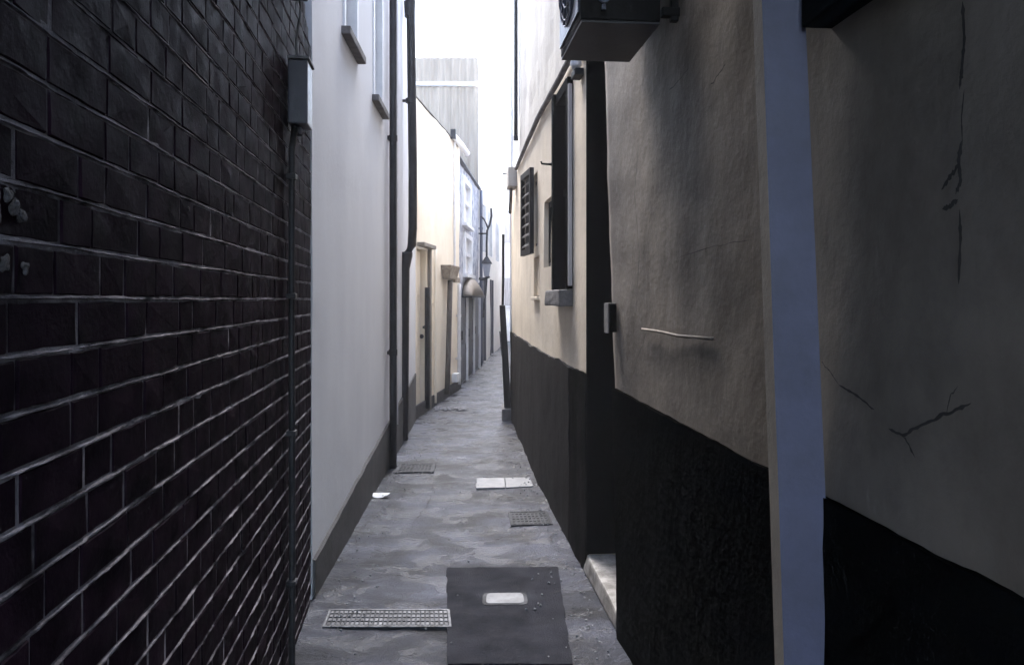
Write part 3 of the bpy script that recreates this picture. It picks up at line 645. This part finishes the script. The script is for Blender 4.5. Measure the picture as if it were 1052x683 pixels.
# fixings
bm = NB(); tube(bm, [RM(5.45, -.005, 2.44), RM(5.42, .05, 2.435), RM(5.40, .095, 2.435), RM(5.40, .10, 2.45)], [.014, .008, .007, .008], 8); tube(bm, [RM(5.45, -.012, 2.44), RM(5.45, .012, 2.44)], .03, 10)
tag(obj('wall_hook', bm, 'black_paint', loc=RM(5.45, 0, 2.44), smooth=True), 'small black iron hook beside the tall dark window', 'hook')
t2 = thing('insulator', 'white cable insulator at the near end of the string moulding', 'insulator', RM(4.45, .03, 2.88))
bm = NB(); tube(bm, [RM(4.42, .03, 2.80), RM(4.42, .03, 2.83), RM(4.42, .03, 2.86), RM(4.42, .03, 2.90)], [.02, .035, .025, .032], 12); obj('knob', bm, 'white_paint', t2, smooth=True)
bm = NB(); sbox(bm, RM, 4.38, 4.50, -.01, .045, 2.76, 2.80, .006); obj('bracket', bm, 'black_paint', t2)
drainpipe('drainpipe', 'black pipe on the upper white wall of the shuttered house, ending above its moulding', RM, 8.62, .02, 3.25, 6.0, .022, 'pipe_dark', [(3.25, 8.62, .02), (5.0, 8.62, .02)])
bm = NB(); tube(bm, [RM(4.95, -.01, 2.99 + i * .4) for i in range(10)], .012, 8); tag(obj('cable', bm, 'metal_blue', loc=RM(4.95, 0, 2.99)), 'thin grey cable running up the upper white wall near the ventilation unit', 'cable')
t2 = thing('hopper', 'pale rainwater hopper at the far end of the string moulding', 'hopper', RM(9.0, .05, 2.8))
bm = NB(); sbox(bm, RM, 8.85, 9.2, -.01, .09, 2.78, 3.0, .01); obj('box', bm, 'upper_render', t2)
bm = NB(); tube(bm, [RM(9.0, .05, 2.8), RM(9.2, .04, 2.66), RM(9.5, .03, 2.55)], .02, 8); obj('outlet', bm, 'stone', t2)
# next white house on the right
RF = Side(lin(9.9, 27, lambda y: -.0227 + .045 * (y - 9.9)), -1)
t = thing('white_house', 'overexposed white house behind the shuttered house on the right', 'building', RF(14, 0, 0))
bm = NB(); facade(bm, RF, 9.9, 27, 0, 5.2, [(11, 12, .03, 2.1, .1), (15, 16, .03, 2.1, .1), (13, 14, 2.8, 3.8, .1)], off=.0, amp=.01, step=.3, thick=3.2, seed=41); obj('wall', bm, 'far_white', t)
for (a, b, c, d) in ((11, 12, .03, 2.1), (15, 16, .03, 2.1), (13, 14, 2.8, 3.8)):
    bm = NB(); sbox(bm, RF, a + .003, b - .003, -.1, -.04, c, d - .003, .004); o_ = obj('door' if c < 1 else 'window', bm, 'box_blue' if c < 1 else 'glass', t)
    if c < 1: bm = NB(); tube(bm, [RF(a + .1, -.04, 1), RF(a + .1, -.0, 1), RF(a + .1, 0, 1.1)], .012, 8); obj('handle', bm, 'iron', o_)
bm = NB(); facade(bm, RM, 8.77, 9.85, 2.957, 5.3, [], off=-.03, amp=.01, step=.15, thick=3.1, seed=35)
o_ = obj('upper_wall', bm, 'far_white', t)
# dark gate post + pipe at the far corner
t = thing('gate', 'tall narrow black gate leaf folded out at the far corner of the shuttered house', 'gate', RM(9.8, .06, 0))
bm = NB()
def GP(px, py, Y): return Vector(((px - CX) / F * Y, Y, H - (py - HY) / F * Y))
zt_ = 1.42
hexa(bm, [GP(518, 0, 9.7).xy.to_3d() + Vector((0, 0, .14)), GP(525.5, 0, 9.7).xy.to_3d() + Vector((0, 0, .14)), GP(525, 0, 10.1).xy.to_3d() + Vector((0, 0, .14)), GP(519, 0, 10.1).xy.to_3d() + Vector((0, 0, .14)),
          GP(513, 0, 9.7).xy.to_3d() + Vector((0, 0, zt_)), GP(519, 0, 9.7).xy.to_3d() + Vector((0, 0, zt_)), GP(519, 0, 10.1).xy.to_3d() + Vector((0, 0, zt_)), GP(514, 0, 10.1).xy.to_3d() + Vector((0, 0, zt_))], .006)
obj('leaf', bm, 'black_paint', t)
bm = NB(); tube(bm, [GP(518, 0, 9.65).xy.to_3d() + Vector((-.03, 0, .8)), GP(516, 0, 9.65).xy.to_3d() + Vector((-.03, 0, 1.1))], .008, 8); obj('handle', bm, 'worn_steel', t)
bm = NB(); tube(bm, [(GP(516.5, 0, 9.9).x, 9.9, 1.42), (GP(517, 0, 9.9).x, 9.9, 1.8), (GP(517, 0, 9.9).x, 9.9, 2.32)], .017, 8); obj('hinge_rod', bm, 'black_paint', t)
bm = NB(); box(bm, GP(515.5, 0, 9.7).x, GP(526, 0, 9.7).x, 9.62, 10.15, -.01, .14, .015); tag(obj('kerb_stone', bm, 'stone', loc=(-.05, 9.8, 0)), 'pale stone block under the black gate leaf', 'stone block')

# ================================================================== things in the ground
def GR(px, py): Y = F * H / (py - HY); return Vector(((px - CX) / F * Y, Y, 0))
def slab(bm, cs, z0, z1, bevel=.003, mi=0): hexa(bm, [Vector((p.x, p.y, z0)) for p in cs] + [Vector((p.x, p.y, z1)) for p in cs], bevel, mi)
def grate(name, label, cs, nu, nv, frame=.02, mt='worn_steel', cat='drain cover'):
    t = thing(name, label, cat, (sum((p for p in cs), Vector()) / 4))
    A, B, Cc, D = cs
    def q(u, v_): return (A * (1 - u) + B * u) * (1 - v_) + (D * (1 - u) + Cc * u) * v_
    bm = NB(); slab(bm, [q(0, 0), q(1, 0), q(1, 1), q(0, 1)], -.01, .004, 0); obj('plate', bm, 'iron', t)
    bm = NB(); W = (B - A).length; Dp = (D - A).length; fu, fv = frame / W, frame / Dp
    for u0, u1, v0, v1 in ((0, 1, 0, fv), (0, 1, 1 - fv, 1), (0, fu, fv, 1 - fv), (1 - fu, 1, fv, 1 - fv)): slab(bm, [q(u0, v0), q(u1, v0), q(u1, v1), q(u0, v1)], .0, .009, .002)
    obj('frame', bm, mt, t)
    bm = NB()
    for i in range(nu):
        for j in range(nv):
            u0 = fu + (1 - 2 * fu) * (i + .18) / nu; u1 = fu + (1 - 2 * fu) * (i + .82) / nu; v0 = fv + (1 - 2 * fv) * (j + .18) / nv; v1 = fv + (1 - 2 * fv) * (j + .82) / nv
            slab(bm, [q(u0, v0), q(u1, v0), q(u1, v1), q(u0, v1)], .0, .0085, .0015)
    obj('studs', bm, mt, t)
    return t
grate('drain_cover', 'long studded steel drain cover at the foot of the black brick wall', [GR(331, 645), GR(464, 645), GR(462, 627), GR(338, 627)], 26, 4, .012)
grate('drain_cover', 'small square iron grating by the right wall beyond the asphalt patch', [GR(525, 540.5), GR(568, 539), GR(562, 525.5), GR(522, 526.5)], 9, 5, .015, 'iron')
bm = NB(); cs = [GR(460, 683), GR(588, 683), GR(573, 583), GR(459, 584)]
# ragged asphalt patch
edge = []
for a, b in zip(cs, cs[1:] + cs[:1]):
    for i in range(24):
        p = a.lerp(b, i / 24); edge.append(p + Vector((noise.noise(p * 9), noise.noise(p * 9 + Vector((4, 0, 0))), 0)) * .008)
lo = [bm.verts.new((p.x, p.y, -.01)) for p in edge]; hi = [bm.verts.new((p.x, p.y, .007)) for p in edge]; bm.faces.new(hi)
for i in range(len(lo)): j = (i + 1) % len(lo); bm.faces.new((lo[i], lo[j], hi[j], hi[i]))
obj('road_patch', bm, 'patch')['kind'] = 'structure'
t = thing('access_cover', 'small pale oblong metal cover set in the dark asphalt patch', 'access cover', GR(518, 617))
def rrect(bm, cs, z0, z1, shrink, mi=0):
    c = sum(cs, Vector()) / 4; pts = []
    for k_ in range(4):
        p = cs[k_]; a = cs[k_ - 1]; b = cs[(k_ + 1) % 4]
        for s in (0, 1, 2, 3):
            w_ = s / 3; q1 = p.lerp(a, .16 * (b - p).length / (a - p).length if (b - p).length < (a - p).length else .3); q2 = p.lerp(b, .16 * (a - p).length / (b - p).length if (a - p).length < (b - p).length else .3)
            pts.append((q1 * (1 - w_) ** 2 + p * 2 * w_ * (1 - w_) + q2 * w_ ** 2))
    pts = [c + (p - c) * shrink for p in pts]
    lo = [bm.verts.new((p.x, p.y, z0)) for p in pts]; hi = [bm.verts.new((p.x, p.y, z1)) for p in pts]; bm.faces.new(hi)
    for i in range(len(lo)): j = (i + 1) % len(lo); bm.faces.new((lo[i], lo[j], hi[j], hi[i]))
cs = [GR(497, 622.5), GR(541, 622), GR(539, 610.5), GR(498, 611)]
bm = NB(); rrect(bm, cs, .0, .010, 1.08); obj('frame', bm, 'iron', t)
bm = NB(); rrect(bm, cs, .005, .0125, .9); obj('lid', bm, 'pale_slab', t)
for (label, cs) in (('longer pale rectangular slab set in the middle of the alley floor', [GR(489, 502), GR(519, 501.5), GR(518, 491.5), GR(490, 492)]), ('greyer pale slab touching the longer pale slab on its right', [GR(520, 501.5), GR(548, 500), GR(544, 491), GR(519, 491.5)])):
    bm = NB(); slab(bm, cs, -.01, .009 if 'longer' in label else .007, .003); tag(obj('paving_slab', bm, 'pale_slab' if 'longer' in label else 'litter', loc=cs[0]), label, 'paving slab')
grate('drain_cover', 'faint worn grating on the left of the floor, near the slim black drainpipe', [GR(404, 486), GR(446, 485), GR(448, 476), GR(410, 477)], 9, 5, .03, 'iron')
# cracks and worn seams in the surface
bm = NB()
for (pts, w) in (([(452, 553), (470, 558), (495, 557), (523, 553)], .007), ([(385, 566), (398, 570), (412, 568)], .008), ([(345, 600), (360, 596), (378, 598), (400, 592), (430, 596), (456, 590)], .005), ([(573, 583), (590, 578), (606, 584)], .006),
                 ([(560, 560), (575, 545), (580, 530)], .006), ([(420, 545), (440, 520), (445, 500), (470, 497)], .004), ([(500, 520), (515, 512), (540, 514)], .006), ([(430, 466), (460, 464), (500, 467), (530, 463)], .012),
                 ([(560, 612), (590, 608), (618, 612)], .005), ([(400, 520), (385, 530), (372, 545), (360, 570)], .004), ([(455, 450), (480, 447), (515, 450)], .014), ([(480, 530), (500, 545), (523, 553)], .004)):
    P = []
    for a, b in zip(pts, pts[1:]):
        for i in range(10):
            u = i / 10; P.append(GR(a[0] + (b[0] - a[0]) * u, a[1] + (b[1] - a[1]) * u))
    prev = None
    for i, p in enumerate(P):
        n_ = Vector((noise.noise(p * 14), noise.noise(p * 14 + Vector((3, 0, 0))), 0)) * .035; ww = w * (.3 + abs(noise.noise(Vector((i * .5, pts[0][0], 1)))) * 1.6) * min(1, i / 4, (len(P) - 1 - i) / 4 + .01)
        d_ = (P[min(i + 1, len(P) - 1)] - P[max(i - 1, 0)]).normalized(); q_ = Vector((-d_.y, d_.x, 0)) * ww
        cur = [bm.verts.new(p + n_ + q_ + Vector((0, 0, .012))), bm.verts.new(p + n_ - q_ + Vector((0, 0, .012)))]
        if prev: bm.faces.new((prev[0], cur[0], cur[1], prev[1]))
        prev = cur
obj('path_cracks', bm, 'crack')['kind'] = 'structure'
# paper scrap, litter
bm = NB(); c = GR(390, 510); pr = []
for i in range(16):
    a = 2 * math.pi * i / 16; pr.append(bm.verts.new((c.x + .078 * math.cos(a) * (1 + .2 * noise.noise(Vector((i, 0, 0)))), c.y + .05 * math.sin(a), .016 + .012 * math.cos(2 * a))))
cc = bm.verts.new((c.x, c.y, .03)); 
for i in range(16): bm.faces.new((pr[i], pr[(i + 1) % 16], cc))
o_ = obj('paper_scrap', bm, 'paper', loc=c); tag(o_, 'crumpled white paper scrap on the alley floor by the white wall', 'paper scrap')
md = o_.modifiers.new('s', 'SOLIDIFY'); md.thickness = .002
bm = NB()
for i in range(60):
    c = GR(random.uniform(447, 478), random.uniform(418.5, 422)); s = random.uniform(.01, .03); a = random.uniform(0, 6)
    slab(bm, [c + Vector((math.cos(a + k_ * 1.57) * s, math.sin(a + k_ * 1.57) * s, 0)) for k_ in range(4)], .008, .008 + s * .5, 0)
tag(obj('litter', bm, 'litter'), 'line of wet leaf litter across the floor below the leaning pipe', 'litter', kind='stuff')
bm = NB()
for i in range(420):
    y = random.uniform(3.2, 8); side = random.random()
    x = xl(y) + .08 + abs(random.gauss(0, .12)) if side < .45 else (xr(y) - .05 - abs(random.gauss(0, .12)) if side < .9 else random.uniform(xl(y) + .1, xr(y) - .1))
    s = random.uniform(.0025, .0075); m_ = __import__('mathutils').Matrix.Translation((x, y, .012 + s * .2)); r_ = bmesh.ops.create_icosphere(bm, subdivisions=1, radius=s, matrix=m_)
    for v_ in r_['verts']: v_.co += Vector((rj(.002), rj(.002), rj(.001)))
tag(obj('pebbles', bm, 'pale_slab'), 'scattered pale pebbles and grit along the edges of the alley floor', 'grit', kind='stuff')

# unseen roof slab added over the camera to darken the near end
t = thing('shading_roof', 'added unseen roof slab shading the near end of the alley', 'roof', (0, 1.7, 3.12))
bm = NB(); hexa(bm, [(-.55, -.8, 3.12), (.9, -.8, 3.12), (.62, 2.55, 3.12), (-.92, 2.55, 3.12), (-.55, -.8, 3.6), (.9, -.8, 3.6), (.62, 2.55, 3.6), (-.92, 2.55, 3.6)]); obj('shading_slab', bm, 'grey_base', t)

# ================================================================== light, sky, camera
EL, AZ = 58, -15        # sun ahead of the camera, high
w = bpy.data.worlds.new('World'); sc.world = w; w.use_nodes = True
nt = w.node_tree; bg = nt.nodes['Background']; sky = nt.nodes.new('ShaderNodeTexSky'); sky.sky_type = 'NISHITA'; sky.sun_disc = False
sky.sun_elevation = R(EL); sky.sun_rotation = R(AZ); sky.air_density = 1.0; sky.dust_density = 1.5; sky.ozone_density = 1.0
hs = nt.nodes.new('ShaderNodeHueSaturation'); hs.inputs['Saturation'].default_value = .75; nt.links.new(sky.outputs[0], hs.inputs['Color']); nt.links.new(hs.outputs[0], bg.inputs['Color']); bg.inputs['Strength'].default_value = .15
sl = bpy.data.lights.new('Sun', 'SUN'); sl.energy = .95; sl.angle = R(38); sl.color = (1, .95, .88)
so = bpy.data.objects.new('sun', sl); COL.objects.link(so)
d = Vector((math.sin(R(AZ)) * math.cos(R(EL)), math.cos(R(AZ)) * math.cos(R(EL)), math.sin(R(EL))))
so.rotation_euler = d.to_track_quat('Z', 'Y').to_euler(); so.location = (0, 5, 12)

# air: pale even haze in the alley
HZ = 0.003
if HZ:
    hm = bpy.data.materials.new('haze'); hm.use_nodes = True; n_ = hm.node_tree; n_.nodes.clear()
    ou = n_.nodes.new('ShaderNodeOutputMaterial'); pv = n_.nodes.new('ShaderNodeVolumePrincipled')
    pv.inputs['Color'].default_value = (.95, .95, 1, 1); pv.inputs['Density'].default_value = HZ
    n_.links.new(pv.outputs[0], ou.inputs['Volume'])
    M['haze'] = hm
    bm = NB(); box(bm, -152, 152, -102, 302, -1.02, 9); tag(obj('haze', bm, 'haze'), kind='stuff')

cam = bpy.data.cameras.new('camera'); co = bpy.data.objects.new('camera', cam); COL.objects.link(co); sc.camera = co
co.location = (0, 0, H); co.rotation_euler = (R(90), 0, 0)
cam.sensor_width = 36; cam.lens = 36 * F / 1052; cam.shift_y = -(341.5 - HY) / 1052; cam.clip_start = .05; cam.clip_end = 1000
vs_ = sc.view_settings; vs_.view_transform = 'Standard'; vs_.look = 'None'; vs_.gamma = 1; vs_.use_curve_mapping = False
vs_.exposure = 3.85
